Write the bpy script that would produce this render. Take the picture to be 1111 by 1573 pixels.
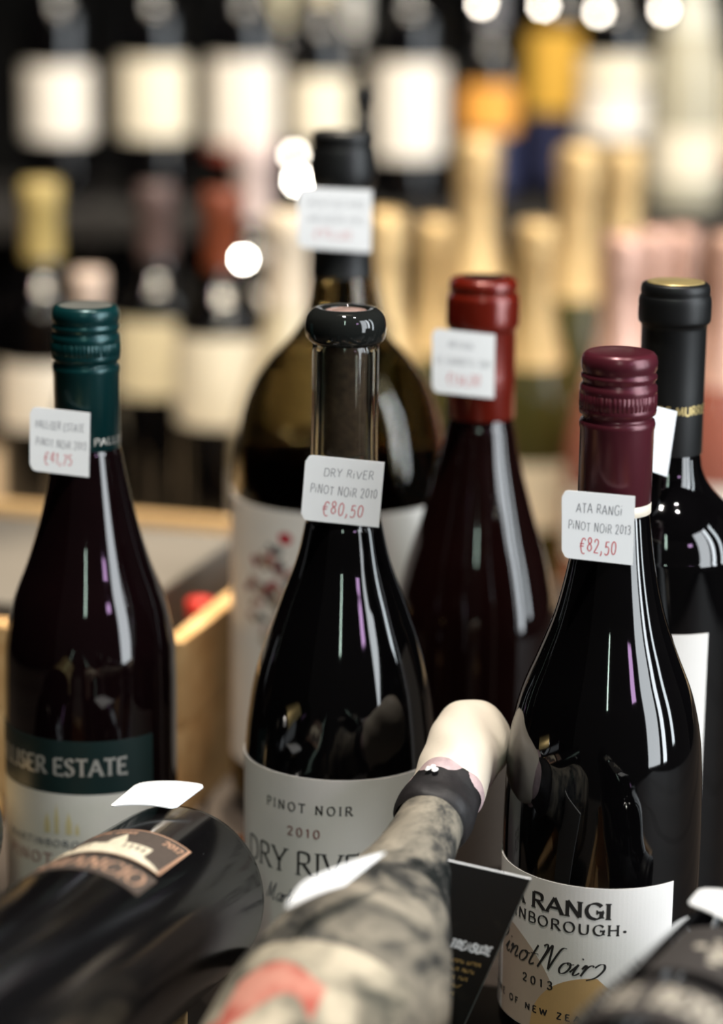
import bpy, math, random
from mathutils import Vector, Matrix
random.seed(7)
for o in list(bpy.data.objects): bpy.data.objects.remove(o)
S = bpy.context.scene
COL = S.collection

# ------------------------------------------------------------------ camera
PITCH, ROLL, CAMZ = math.radians(13.5), math.radians(0.75), 0.465
fw = Vector((0, math.cos(PITCH), -math.sin(PITCH)))
rt0 = Vector((1, 0, 0)); up0 = rt0.cross(fw)
rt = rt0*math.cos(ROLL) + up0*math.sin(ROLL)
up = up0*math.cos(ROLL) - rt0*math.sin(ROLL)
cd = bpy.data.cameras.new('camera'); cam = bpy.data.objects.new('camera', cd); COL.objects.link(cam)
cam.matrix_world = Matrix(((rt.x, up.x, -fw.x, 0), (rt.y, up.y, -fw.y, 0), (rt.z, up.z, -fw.z, CAMZ), (0, 0, 0, 1)))
cd.sensor_fit = 'VERTICAL'; cd.sensor_height = 36.0; cd.sensor_width = 36.0*1111/1573
cd.lens = 85.0; cd.clip_start = 0.05; cd.clip_end = 50
cd.dof.use_dof = True; cd.dof.focus_distance = 1.012; cd.dof.aperture_fstop = 3.1
cd.dof.aperture_blades = 9; cd.dof.aperture_rotation = 0.3
S.camera = cam
# ------------------------------------------------------------------ world, lights, exposure
W = bpy.data.worlds.new('world'); S.world = W; W.use_nodes = True
W.node_tree.nodes['Background'].inputs[0].default_value = (0.9, 0.85, 0.8, 1)
W.node_tree.nodes['Background'].inputs[1].default_value = 0.02
S.view_settings.view_transform = 'Standard'; S.view_settings.look = 'None'
S.view_settings.exposure = 0.28; S.view_settings.gamma = 1.0; S.view_settings.use_curve_mapping = False

def area_light(name, loc, target, sx, sy, watts, col, spread=180):
    l = bpy.data.lights.new(name, 'AREA'); l.shape = 'RECTANGLE'; l.size = sx; l.size_y = sy
    l.energy = watts; l.color = col; l.spread = math.radians(spread)
    o = bpy.data.objects.new(name, l); COL.objects.link(o); o.location = loc
    d = (Vector(target)-Vector(loc)).normalized()
    o.rotation_euler = d.to_track_quat('-Z', 'Y').to_euler(); return o
def spot_light(name, loc, target, watts, deg, col, rad=0.03):
    l = bpy.data.lights.new(name, 'SPOT'); l.energy = watts; l.spot_size = math.radians(deg); l.spot_blend = 0.6
    l.color = col; l.shadow_soft_size = rad
    o = bpy.data.objects.new(name, l); COL.objects.link(o); o.location = loc
    d = (Vector(target)-Vector(loc)).normalized()
    o.rotation_euler = d.to_track_quat('-Z', 'Y').to_euler(); return o
# tall shop windows on the right-hand side of the room, behind the photographer
area_light('shop_window_light', (2.10, -0.45, 0.95), (0, 1.05, 0.35), 0.75, 2.4, 44, (0.90, 0.96, 1.0))
area_light('shop_window_light', (2.42, 0.10, 0.95), (0, 1.05, 0.35), 0.24, 2.4, 27, (0.88, 0.95, 1.0))
area_light('side_window_light', (2.58, 0.72, 1.0), (0, 1.05, 0.35), 0.20, 2.1, 15, (0.86, 0.95, 1.0))
# fluorescent tube and violet sign at the far end behind the photographer
area_light('tube_light', (-0.12, -1.6, 1.9), (0, 1.0, 0.3), 0.05, 1.5, 8, (0.75, 1.0, 0.85))
area_light('violet_sign_light', (1.45, -1.05, 1.25), (0, 1.0, 0.3), 0.28, 0.24, 1.9, (0.88, 0.54, 1.0))
# ceiling spots
spot_light('ceiling_spot_light', (-0.10, 0.80, 2.1), (0.0, 0.98, 0.1), 135, 42, (1.0, 0.93, 0.85))
spot_light('ceiling_spot_light', (0.55, 0.65, 2.1), (0.05, 1.0, 0.1), 34, 50, (1.0, 0.94, 0.88))
spot_light('crate_spot_light', (-0.02, 1.50, 2.1), (-0.10, 1.30, 0.08), 300, 11, (1.0, 0.86, 0.66))
spot_light('ceiling_spot_light', (-0.55, 0.7, 2.0), (-0.17, 2.0, 0.10), 60, 15, (1.0, 0.9, 0.76))  # extra spot, added to brighten the labels of the left rear row
area_light('rear_table_light', (0.05, 1.25, 1.75), (0.0, 2.05, 0.10), 0.9, 0.15, 6.6, (1.0, 0.87, 0.68), 70)
area_light('shelf_light', (0.05, 1.9, 1.7), (0.0, 2.65, 0.30), 1.2, 0.15, 7.5, (1.0, 0.92, 0.80), 80)

# ------------------------------------------------------------------ materials
def new_mat(name):
    m = bpy.data.materials.new(name); m.use_nodes = True
    return m, m.node_tree, m.node_tree.nodes['Principled BSDF']
def mat(name, col, rough=0.5, metal=0.0, var=0.06, scale=60, bump=0.0, bscale=200, coat=0.0, spec=0.5, ior=None):
    m, nt, b = new_mat(name)
    tc = nt.nodes.new('ShaderNodeTexCoord'); n = nt.nodes.new('ShaderNodeTexNoise')
    n.inputs['Scale'].default_value = scale; n.inputs['Detail'].default_value = 4
    nt.links.new(tc.outputs['Object'], n.inputs['Vector'])
    r = nt.nodes.new('ShaderNodeValToRGB')
    r.color_ramp.elements[0].position = 0.3; r.color_ramp.elements[1].position = 0.7
    r.color_ramp.elements[0].color = tuple(c*(1-var) for c in col)+(1,)
    r.color_ramp.elements[1].color = tuple(min(1, c*(1+var)) for c in col)+(1,)
    nt.links.new(n.outputs['Fac'], r.inputs['Fac']); nt.links.new(r.outputs['Color'], b.inputs['Base Color'])
    b.inputs['Roughness'].default_value = rough; b.inputs['Metallic'].default_value = metal
    b.inputs['Specular IOR Level'].default_value = spec
    if coat: b.inputs['Coat Weight'].default_value = coat; b.inputs['Coat Roughness'].default_value = 0.04
    if ior: b.inputs['IOR'].default_value = ior
    if bump:
        n2 = nt.nodes.new('ShaderNodeTexNoise'); n2.inputs['Scale'].default_value = bscale; n2.inputs['Detail'].default_value = 3
        nt.links.new(tc.outputs['Object'], n2.inputs['Vector'])
        bp = nt.nodes.new('ShaderNodeBump'); bp.inputs['Strength'].default_value = bump; bp.inputs['Distance'].default_value = 0.001
        nt.links.new(n2.outputs['Fac'], bp.inputs['Height']); nt.links.new(bp.outputs['Normal'], b.inputs['Normal'])
    return m
def wood(name, c0, c1, rough=0.6, stretch=(4, 60, 60)):
    m, nt, b = new_mat(name)
    tc = nt.nodes.new('ShaderNodeTexCoord'); mp = nt.nodes.new('ShaderNodeMapping'); mp.inputs['Scale'].default_value = stretch
    n = nt.nodes.new('ShaderNodeTexNoise'); n.inputs['Scale'].default_value = 1.0; n.inputs['Detail'].default_value = 8; n.inputs['Distortion'].default_value = 0.8
    r = nt.nodes.new('ShaderNodeValToRGB'); r.color_ramp.elements[0].position = 0.3; r.color_ramp.elements[1].position = 0.72
    r.color_ramp.elements[0].color = c0+(1,); r.color_ramp.elements[1].color = c1+(1,)
    nt.links.new(tc.outputs['Object'], mp.inputs['Vector']); nt.links.new(mp.outputs['Vector'], n.inputs['Vector'])
    nt.links.new(n.outputs['Fac'], r.inputs['Fac']); nt.links.new(r.outputs['Color'], b.inputs['Base Color'])
    bp = nt.nodes.new('ShaderNodeBump'); bp.inputs['Strength'].default_value = 0.25; bp.inputs['Distance'].default_value = 0.001
    nt.links.new(n.outputs['Fac'], bp.inputs['Height']); nt.links.new(bp.outputs['Normal'], b.inputs['Normal'])
    b.inputs['Roughness'].default_value = rough
    return m
def glass(name, col, rough=0.02):
    m, nt, b = new_mat(name)
    b.inputs['Base Color'].default_value = col+(1,); b.inputs['Transmission Weight'].default_value = 1.0
    b.inputs['Roughness'].default_value = rough; b.inputs['IOR'].default_value = 1.45
    return m
def dusty_glass(name):
    m, nt, b = new_mat(name)
    tc = nt.nodes.new('ShaderNodeTexCoord')
    n = nt.nodes.new('ShaderNodeTexNoise'); n.inputs['Scale'].default_value = 26; n.inputs['Detail'].default_value = 9; n.inputs['Roughness'].default_value = 0.68; n.inputs['Distortion'].default_value = 0.6
    nt.links.new(tc.outputs['Object'], n.inputs['Vector'])
    r = nt.nodes.new('ShaderNodeValToRGB'); e = r.color_ramp.elements
    e[0].position = 0.40; e[0].color = (0.012, 0.014, 0.013, 1); e[1].position = 0.66; e[1].color = (0.36, 0.31, 0.235, 1)
    x = r.color_ramp.elements.new(0.45); x.color = (0.045, 0.042, 0.036, 1)
    x = r.color_ramp.elements.new(0.52); x.color = (0.17, 0.15, 0.115, 1)
    nt.links.new(n.outputs['Fac'], r.inputs['Fac']); nt.links.new(r.outputs['Color'], b.inputs['Base Color'])
    r2 = nt.nodes.new('ShaderNodeValToRGB'); r2.color_ramp.elements[0].position = 0.36; r2.color_ramp.elements[1].position = 0.5
    r2.color_ramp.elements[0].color = (0.25,)*3+(1,); r2.color_ramp.elements[1].color = (0.9,)*3+(1,)
    nt.links.new(n.outputs['Fac'], r2.inputs['Fac']); nt.links.new(r2.outputs['Color'], b.inputs['Roughness'])
    bp = nt.nodes.new('ShaderNodeBump'); bp.inputs['Strength'].default_value = 0.5; bp.inputs['Distance'].default_value = 0.0012
    nt.links.new(n.outputs['Fac'], bp.inputs['Height']); nt.links.new(bp.outputs['Normal'], b.inputs['Normal'])
    return m
def two_tone(name, c0, c1, p0, p1, scale, rough=0.6):
    m = mat(name, c0, rough, scale=scale, var=0); r = [n for n in m.node_tree.nodes if n.type == 'VALTORGB'][0]
    r.color_ramp.elements[0].position = p0; r.color_ramp.elements[1].position = p1
    r.color_ramp.elements[0].color = c0+(1,); r.color_ramp.elements[1].color = c1+(1,)
    m.node_tree.nodes['Principled BSDF'].inputs['Specular IOR Level'].default_value = 0.4
    return m
def glint_mat(name, col, s):
    m, nt, b = new_mat(name)
    b.inputs['Base Color'].default_value = (0.8, 0.8, 0.8, 1)
    b.inputs['Emission Color'].default_value = col+(1,); b.inputs['Emission Strength'].default_value = s
    return m

M = {
 'black_glass': mat('black_glass', (0.0016, 0.0014, 0.0016), 0.045, var=0.1, spec=0.62),
 'plum_glass': mat('plum_glass', (0.0040, 0.0014, 0.0018), 0.05, var=0.1, spec=0.6),
 'red_glass': mat('red_glass', (0.0055, 0.0015, 0.0014), 0.05, var=0.1, spec=0.6),
 'fine_dust_glass': two_tone('fine_dust_glass', (0.0045, 0.0042, 0.0045), (0.10, 0.10, 0.10), 0.68, 0.80, 900, 0.14),
 'olive_glass': glass('olive_glass', (0.46, 0.47, 0.40)),
 'brown_glass': glass('brown_glass', (0.34, 0.29, 0.18)),
 'wine': mat('wine', (0.006, 0.002, 0.002), 0.15),
 'cork': mat('cork', (0.28, 0.18, 0.15), 0.8, var=0.25, scale=300, bump=0.3),
 'paper': mat('paper', (0.87, 0.825, 0.78), 0.62, var=0.02, bump=0.04, bscale=1500),
 'card': mat('card', (0.91, 0.91, 0.91), 0.5, var=0.01),
 'warm_paper': mat('warm_paper', (0.72, 0.64, 0.56), 0.65, var=0.03),
 'grey_paper': mat('grey_paper', (0.70, 0.67, 0.60), 0.62, var=0.04),
 'sail_tan': mat('sail_tan', (0.52, 0.40, 0.31), 0.65, var=0.03),
 'sail_gold': mat('sail_gold', (0.58, 0.36, 0.15), 0.65, var=0.05),
 'ink': mat('ink', (0.02, 0.018, 0.018), 0.6),
 'pen_ink': mat('pen_ink', (0.07, 0.07, 0.10), 0.6),
 'pen_red': mat('pen_red', (0.62, 0.045, 0.06), 0.6),
 'red_ink': mat('red_ink', (0.25, 0.06, 0.05), 0.6),
 'silver_ink': mat('silver_ink', (0.62, 0.60, 0.55), 0.35, metal=0.5),
 'copper_ink': mat('copper_ink', (0.72, 0.42, 0.27), 0.4, metal=0.35),
 'cream_ink': mat('cream_ink', (0.80, 0.70, 0.52), 0.6, var=0.2, scale=250),
 'gold_ink': mat('gold_ink', (0.55, 0.42, 0.18), 0.35, metal=0.6),
 'yellow_ink': mat('yellow_ink', (0.66, 0.56, 0.30), 0.6, var=0.1),
 'umber_label': mat('umber_label', (0.085, 0.062, 0.048), 0.75, var=0.25, scale=900),
 'dark_label': mat('dark_label', (0.040, 0.033, 0.029), 0.75, var=0.25, scale=900),
 'faded_ink': mat('faded_ink', (0.46, 0.41, 0.33), 0.6, var=0.2, scale=250),
 'green_label': mat('green_label', (0.006, 0.020, 0.019), 0.4, var=0.1),
 'green_cap': mat('green_cap', (0.003, 0.036, 0.038), 0.28, metal=0.35, var=0.08),
 'silver_top': mat('silver_top', (0.62, 0.62, 0.55), 0.3, metal=0.8, var=0.1),
 'burgundy_cap': mat('burgundy_cap', (0.090, 0.015, 0.024), 0.27, metal=0.3, var=0.08),
 'red_cap': mat('red_cap', (0.145, 0.010, 0.004), 0.25, metal=0.25, var=0.10, coat=0.3),
 'matte_black': mat('matte_black', (0.0045, 0.0047, 0.005), 0.45, var=0.1, spec=0.35),
 'gold_foil': mat('gold_foil', (0.72, 0.51, 0.25), 0.45, metal=0.5, var=0.15, scale=40, bump=0.3, bscale=250),
 'pink_foil': mat('pink_foil', (0.74, 0.46, 0.37), 0.40, metal=0.45, var=0.15, scale=40),
 'wax': mat('wax', (0.86, 0.76, 0.62), 0.5, var=0.06, scale=40, bump=0.3, bscale=80),
 'stained_wax': mat('stained_wax', (0.55, 0.40, 0.40), 0.6, var=0.3, scale=150),
 'tar_band': mat('tar_band', (0.008, 0.006, 0.0065), 0.6, var=0.6, scale=120, bump=0.5, bscale=150),
 'dusty': dusty_glass('dusty'),
 'old_label': two_tone('old_label', (0.09, 0.085, 0.065), (0.58, 0.50, 0.37), 0.36, 0.58, 38, 0.85),
 'old_red': two_tone('old_red', (0.45, 0.10, 0.07), (0.62, 0.27, 0.20), 0.4, 0.6, 60, 0.85),
 'pale_wood': wood('pale_wood', (0.48, 0.27, 0.10), (0.70, 0.47, 0.23)),
 'stained_wood': wood('stained_wood', (0.020, 0.014, 0.010), (0.045, 0.030, 0.020), 0.7, stretch=(50, 3, 50)),
 'table_wood': wood('table_wood', (0.46, 0.33, 0.20), (0.62, 0.47, 0.31), stretch=(50, 3, 50)),
 'dark_wood': wood('dark_wood', (0.005, 0.004, 0.0035), (0.011, 0.0085, 0.007), 0.85),
 'grey_board': mat('grey_board', (0.10, 0.09, 0.077), 0.7, var=0.1, scale=12),
 'wall_paint': mat('wall_paint', (0.004, 0.004, 0.0042), 0.95, var=0.2, scale=3, spec=0.1),
 'floor_paint': mat('floor_paint', (0.05, 0.042, 0.036), 0.5, var=0.2, scale=4),
 'leaf_red': mat('leaf_red', (0.34, 0.05, 0.06), 0.6), 'leaf_dark': mat('leaf_dark', (0.04, 0.06, 0.07), 0.6),
 'leaf_tan': mat('leaf_tan', (0.42, 0.30, 0.22), 0.6), 'leaf_pale': mat('leaf_pale', (0.66, 0.62, 0.54), 0.6),
 'card_black': two_tone('card_black', (0.006, 0.006, 0.006), (0.035, 0.030, 0.022), 0.58, 0.78, 70, 0.5),
 'glint_bead': glint_mat('glint_bead', (1.0, 0.93, 0.8), 60.0), 'glint_bead_dim': glint_mat('glint_bead_dim', (1.0, 0.9, 0.76), 22.0),  # glow for the added beads that imitate bottle highlights
}
def cm(col, rough=0.5, metal=0.0):
    k = 'c_%03d_%03d_%03d_%d' % (int(col[0]*255), int(col[1]*255), int(col[2]*255), int(metal*10))
    if k not in M: M[k] = mat(k, col, rough, metal)
    return M[k]

# ------------------------------------------------------------------ builders
def obj(name, verts, faces, m, parent=None, smooth=True):
    me = bpy.data.meshes.new(name); me.from_pydata([tuple(v) for v in verts], [], faces); me.update()
    if smooth:
        for p in me.polygons: p.use_smooth = True
    me.materials.append(m)
    o = bpy.data.objects.new(name, me); COL.objects.link(o)
    if parent: o.parent = parent
    return o
def tag(o, label, cat, group=None, kind=None):
    o['label'] = label; o['category'] = cat
    if group: o['group'] = group
    if kind: o['kind'] = kind
    return o
def empty(name, loc=(0, 0, 0)):
    o = bpy.data.objects.new(name, None); COL.objects.link(o); o.location = loc; o.empty_display_size = 0.02
    return o
def structure(o):
    o['kind'] = 'structure'; return o
def box_geo(x0, x1, y0, y1, z0, z1):
    v = [(x0, y0, z0), (x1, y0, z0), (x1, y1, z0), (x0, y1, z0), (x0, y0, z1), (x1, y0, z1), (x1, y1, z1), (x0, y1, z1)]
    f = [(0, 3, 2, 1), (4, 5, 6, 7), (0, 1, 5, 4), (1, 2, 6, 5), (2, 3, 7, 6), (3, 0, 4, 7)]
    return v, f
def box(name, b, m, parent=None, bevel=0.0015):
    o = obj(name, *box_geo(*b), m, parent, smooth=False)
    if bevel:
        md = o.modifiers.new('bevel', 'BEVEL'); md.width = bevel; md.segments = 2
    return o
def crom(P, n=6):
    out = []
    for i in range(len(P)-1):
        p0 = P[max(i-1, 0)]; p1 = P[i]; p2 = P[i+1]; p3 = P[min(i+2, len(P)-1)]
        for k in range(n):
            t = k/n
            out.append(tuple(0.5*((2*b)+(-a+c)*t+(2*a-5*b+4*c-d)*t*t+(-a+3*b-3*c+d)*t**3) for a, b, c, d in zip(p0, p1, p2, p3)))
    out.append(P[-1]); return out
def lathe(name, prof, m, parent, seg=72, rfun=None):
    """prof: list of (radius, height) in metres from bottom to top."""
    v, f, rows = [], [], []
    for r, z in prof:
        if r < 1e-6:
            rows.append([len(v)]); v.append((0, 0, z))
        else:
            row = []
            for i in range(seg):
                a = 2*math.pi*i/seg; rr = r if rfun is None else r+rfun(a, z)
                row.append(len(v)); v.append((rr*math.sin(a), -rr*math.cos(a), z))
            rows.append(row)
    for A, B in zip(rows, rows[1:]):
        if len(A) == 1 and len(B) == 1: continue
        for i in range(seg):
            j = (i+1) % seg
            if len(A) == 1: f.append((A[0], B[j], B[i]))
            elif len(B) == 1: f.append((A[i], A[j], B[0]))
            else: f.append((A[i], A[j], B[j], B[i]))
    return obj(name, v, f, m, parent)
def mm(P): return [(a/1000.0, b/1000.0) for a, b in P]
def patch(name, R, a0, a1, z0, z1, m, parent, th=0.00025, n=40):
    """curved paper label wrapped on a bottle of radius R, angles in degrees from the bottle's front"""
    v, f = [], []
    for i in range(n+1):
        a = math.radians(a0+(a1-a0)*i/n)
        for r in (R, R+th):
            for z in (z0, z1): v.append((r*math.sin(a), -r*math.cos(a), z))
    for i in range(n):
        b = 4*i; c = b+4
        f += [(b+2, c+2, c+3, b+3), (b, b+1, c+1, c), (b+1, b+3, c+3, c+1), (b, c, c+2, b+2)]
    f += [(0, 2, 3, 1), (4*n, 4*n+1, 4*n+3, 4*n+2)]
    o = obj(name, v, f, m, parent, smooth=False); return o
def cylmap(R, a0deg, z0):
    a0 = math.radians(a0deg)
    def g(u, w):
        a = a0+u/R; return (R*math.sin(a), -R*math.cos(a), z0+w)
    return g
# ---- pen-stroke alphabet
def L(*p): return ('l', [(p[i], p[i+1]) for i in range(0, len(p), 2)])
def Cv(*p): return ('c', [(p[i], p[i+1]) for i in range(0, len(p), 2)])
G = {
 'A': (.78, [L(0, 0, .39, 1, .78, 0), L(.13, .34, .65, .34)]),
 'B': (.62, [L(.08, 0, .08, 1), Cv(.08, 1, .36, 1, .53, .9, .53, .66, .38, .54, .08, .53), Cv(.08, .53, .42, .53, .61, .42, .61, .14, .42, 0, .08, 0)]),
 'C': (.76, [Cv(.72, .8, .62, .95, .43, 1.01, .18, .87, .06, .5, .18, .13, .43, -.01, .62, .05, .74, .2)]),
 'D': (.76, [L(.08, 0, .08, 1), Cv(.08, 1, .38, 1, .64, .86, .73, .5, .64, .14, .38, 0, .08, 0)]),
 'E': (.60, [L(.08, 0, .08, 1), L(.08, 1, .56, 1), L(.08, .53, .46, .53), L(.08, 0, .6, 0)]),
 'F': (.56, [L(.08, 0, .08, 1), L(.08, 1, .56, 1), L(.08, .53, .46, .53)]),
 'G': (.80, [Cv(.72, .82, .62, .95, .43, 1.01, .18, .87, .06, .5, .18, .13, .43, -.01, .6, .03, .73, .12), L(.73, .1, .73, .44), L(.54, .44, .8, .44)]),
 'H': (.76, [L(.08, 0, .08, 1), L(.68, 0, .68, 1), L(.08, .52, .68, .52)]),
 'I': (.20, [L(.1, 0, .1, 1)]),
 'J': (.4, [Cv(.3, 1, .3, .6, .29, .15, .2, 0, .04, .02)]),
 'K': (.7, [L(.08, 0, .08, 1), L(.64, 1, .1, .46), L(.24, .6, .7, 0)]),
 'L': (.56, [L(.08, 1, .08, 0), L(.08, 0, .56, 0)]),
 'M': (.92, [L(.06, 0, .14, 1, .46, .1, .78, 1, .86, 0)]),
 'N': (.78, [L(.1, 0, .1, 1, .68, 0, .68, 1)]),
 'O': (.84, [Cv(.42, 1.01, .17, .88, .05, .5, .17, .12, .42, -.01, .67, .12, .79, .5, .67, .88, .42, 1.01)]),
 'P': (.58, [L(.08, 0, .08, 1), Cv(.08, 1, .36, 1, .55, .9, .55, .6, .36, .48, .08, .48)]),
 'Q': (.84, [Cv(.42, 1.01, .17, .88, .05, .5, .17, .12, .42, -.01, .67, .12, .79, .5, .67, .88, .42, 1.01), L(.5, .2, .85, -.15)]),
 'R': (.68, [L(.08, 0, .08, 1), Cv(.08, 1, .36, 1, .54, .9, .54, .62, .36, .51, .08, .5), L(.3, .5, .68, 0)]),
 'S': (.58, [Cv(.5, .83, .42, .98, .26, 1.01, .1, .9, .1, .7, .26, .56, .44, .44, .52, .26, .44, .06, .27, -.01, .12, .04, .04, .2)]),
 'T': (.66, [L(.33, 0, .33, 1), L(.02, 1, .64, 1)]),
 'U': (.74, [Cv(.08, 1, .08, .7, .09, .3, .18, .05, .37, -.01, .56, .05, .65, .3, .66, .7, .66, 1)]),
 'V': (.74, [L(0, 1, .37, 0, .74, 1)]),
 'W': (1.0, [L(0, 1, .26, 0, .5, .9, .74, 0, 1.0, 1)]),
 'X': (.7, [L(.02, 0, .68, 1), L(.02, 1, .68, 0)]),
 'Y': (.7, [L(0, 1, .35, .46, .7, 1), L(.35, .46, .35, 0)]),
 'Z': (.62, [L(.04, 1, .6, 1, .02, 0, .6, 0)]),
 '0': (.6, [Cv(.3, 1, .12, .85, .06, .5, .12, .15, .3, 0, .48, .15, .54, .5, .48, .85, .3, 1)]),
 '1': (.34, [L(.05, .8, .2, 1, .2, 0)]),
 '2': (.58, [Cv(.06, .76, .12, .94, .28, 1, .46, .9, .48, .68, .34, .42, .05, .02), L(.05, .02, .55, .02)]),
 '3': (.56, [Cv(.06, .86, .2, 1, .38, .98, .47, .78, .38, .58, .2, .53), Cv(.2, .53, .42, .5, .52, .28, .42, .04, .22, 0, .04, .12)]),
 '4': (.6, [L(.42, 0, .42, 1, .04, .3, .58, .3)]),
 '5': (.56, [L(.48, 1, .14, 1, .1, .56), Cv(.1, .56, .28, .64, .46, .54, .5, .3, .42, .08, .22, 0, .05, .1)]),
 '6': (.56, [Cv(.44, .98, .22, .82, .08, .45, .1, .12, .28, 0, .46, .1, .5, .32, .4, .52, .24, .54, .1, .4)]),
 '7': (.54, [L(.04, 1, .5, 1, .18, 0)]),
 '8': (.56, [Cv(.28, .54, .12, .66, .1, .86, .28, 1, .46, .86, .44, .66, .28, .54, .1, .4, .06, .16, .28, 0, .5, .16, .46, .4, .28, .54)]),
 '9': (.56, [Cv(.46, .6, .28, .46, .1, .56, .08, .8, .22, .98, .4, .96, .48, .76, .46, .4, .3, .02)]),
 '\u20ac': (.7, [Cv(.66, .86, .5, 1, .3, .94, .16, .6, .16, .3, .3, -.02, .5, -.12, .62, -.06), L(.02, .58, .5, .62), L(.02, .4, .46, .43)]),
 ',': (.26, [Cv(.14, .06, .15, -.06, .1, -.2, .04, -.26)]),
 '.': (.2, [L(.08, 0, .12, .04)]), "'": (.14, [L(.08, 1, .06, .8)]),
 '\u00b7': (.3, [L(.11, .36, .19, .36), L(.15, .32, .15, .40)]),
 'i': (.22, [L(.1, 0, .1, .66), L(.1, .92, .12, .98)]),
 # cursive lower case
 'a': (.5, [Cv(.42, .4, .28, .47, .1, .36, .06, .14, .16, 0, .3, .08, .4, .3, .43, .44), Cv(.43, .44, .38, .16, .42, .01, .54, .08)]),
 'e': (.42, [Cv(.06, .2, .24, .26, .34, .38, .24, .47, .1, .38, .07, .16, .18, 0, .34, .04, .46, .16)]),
 'h': (.5, [Cv(.06, 0, .1, .5, .16, .98), Cv(.08, .16, .18, .38, .32, .46, .38, .34, .35, .1, .42, .0, .52, .08)]),
 'j': (.32, [Cv(-.04, .1, .06, .28, .15, .45), Cv(.15, .45, .1, .16, .13, .01, .22, .02, .32, .12), L(.2, .66, .22, .7)]),
 'n': (.56, [Cv(.0, .3, .06, .44, .12, .4, .1, .2, .06, 0), Cv(.08, .12, .2, .36, .34, .46, .4, .36, .37, .12, .42, .01, .56, .1)]),
 'o': (.48, [Cv(.28, .46, .1, .38, .04, .16, .14, 0, .3, .04, .4, .24, .36, .42, .26, .46, .3, .38, .5, .42)]),
 'r': (.4, [Cv(.0, .28, .06, .44, .12, .4, .1, .2, .06, 0), Cv(.09, .16, .18, .38, .3, .46, .38, .4)]),
 't': (.34, [Cv(.2, .86, .14, .5, .1, .14, .16, .0, .32, .1), L(.0, .46, .36, .5)]),
 'u': (.52, [Cv(.06, .44, .04, .16, .12, .0, .26, .1, .38, .42), Cv(.38, .44, .35, .14, .4, .0, .52, .1)]),
 'b': (.44, [Cv(.16, .96, .08, .5, .06, .08, .2, 0, .36, .16, .34, .4, .2, .44, .08, .26)]),
 'g': (.5, [Cv(.42, .4, .28, .47, .1, .36, .06, .16, .16, .04, .3, .1, .42, .42), Cv(.42, .44, .36, -.1, .24, -.36, .06, -.3, .2, -.1, .5, .1)]),
 'w': (.9, [Cv(.0, .9, .12, 1.0, .2, .8, .16, .4, .1, 0), Cv(.1, 0, .2, .5, .3, .98, .36, .9, .46, .4, .56, .02), Cv(.56, .02, .62, .5, .72, .95, .9, 1.0)]),  # swash N
 'p': (.66, [Cv(.2, .98, .16, .5, .06, -.02), Cv(.0, .7, .14, 1.0, .42, 1.02, .58, .8, .46, .56, .2, .5)]),  # swash P
 'm': (.95, [Cv(.0, .04, .1, .3, .2, .98), Cv(.2, .98, .26, .5, .36, .1), Cv(.36, .1, .5, .6, .66, .98), Cv(.66, .98, .62, .4, .68, .0, .84, .12)]),  # swash M
 '~': (.5, [Cv(.0, .38, .14, .52, .3, .5, .36, .3, .2, .0, -.1, -.14)]),
}
def layout(text, width, height, gap=0.16, space=0.42, jitter=0.0, slant=0.0, seed=0):
    rnd = random.Random(seed+len(text)*13)
    x = 0.0; out = []
    for ch in text:
        if ch == ' ': x += space; continue
        w, st = G[ch]
        jy = rnd.uniform(-1, 1)*jitter; js = 1+rnd.uniform(-1, 1)*jitter; jr = rnd.uniform(-1, 1)*jitter
        for k, P in st:
            Q = crom(P, 5) if k == 'c' else P
            Q = [(x+a+slant*b+jr*b*0.6, b*js+jy) for a, b in Q]
            out.append((k, Q, P))
        x += w*(1+jr*0.4)+gap
    x -= gap
    sx = width/x
    return [(k, [((a-x/2)*sx, (b-0.5)*height) for a, b in Q]) for k, Q, P in out]
def ribbon(v, f, P, wf, g, step):
    """lay a pen stroke on a surface g(u, w); wf(dx, dy) gives its half width"""
    pts = [P[0]]
    for a, b in zip(P, P[1:]):
        d = math.hypot(b[0]-a[0], b[1]-a[1]); n = max(1, int(d/step))
        for k in range(1, n+1): pts.append((a[0]+(b[0]-a[0])*k/n, a[1]+(b[1]-a[1])*k/n))
    prev = None
    for i, p in enumerate(pts):
        a = pts[max(i-1, 0)]; b = pts[min(i+1, len(pts)-1)]
        dx, dy = b[0]-a[0], b[1]-a[1]; d = math.hypot(dx, dy) or 1e-9; dx /= d; dy /= d
        # sharp corner: start a new strip so that the pen keeps its width
        h = wf(dx, dy)
        i0 = len(v); v.append(g(p[0]-dy*h, p[1]+dx*h)); v.append(g(p[0]+dy*h, p[1]-dx*h))
        if prev is not None: f.append((prev, prev+1, i0+1, i0))
        prev = i0
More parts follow.
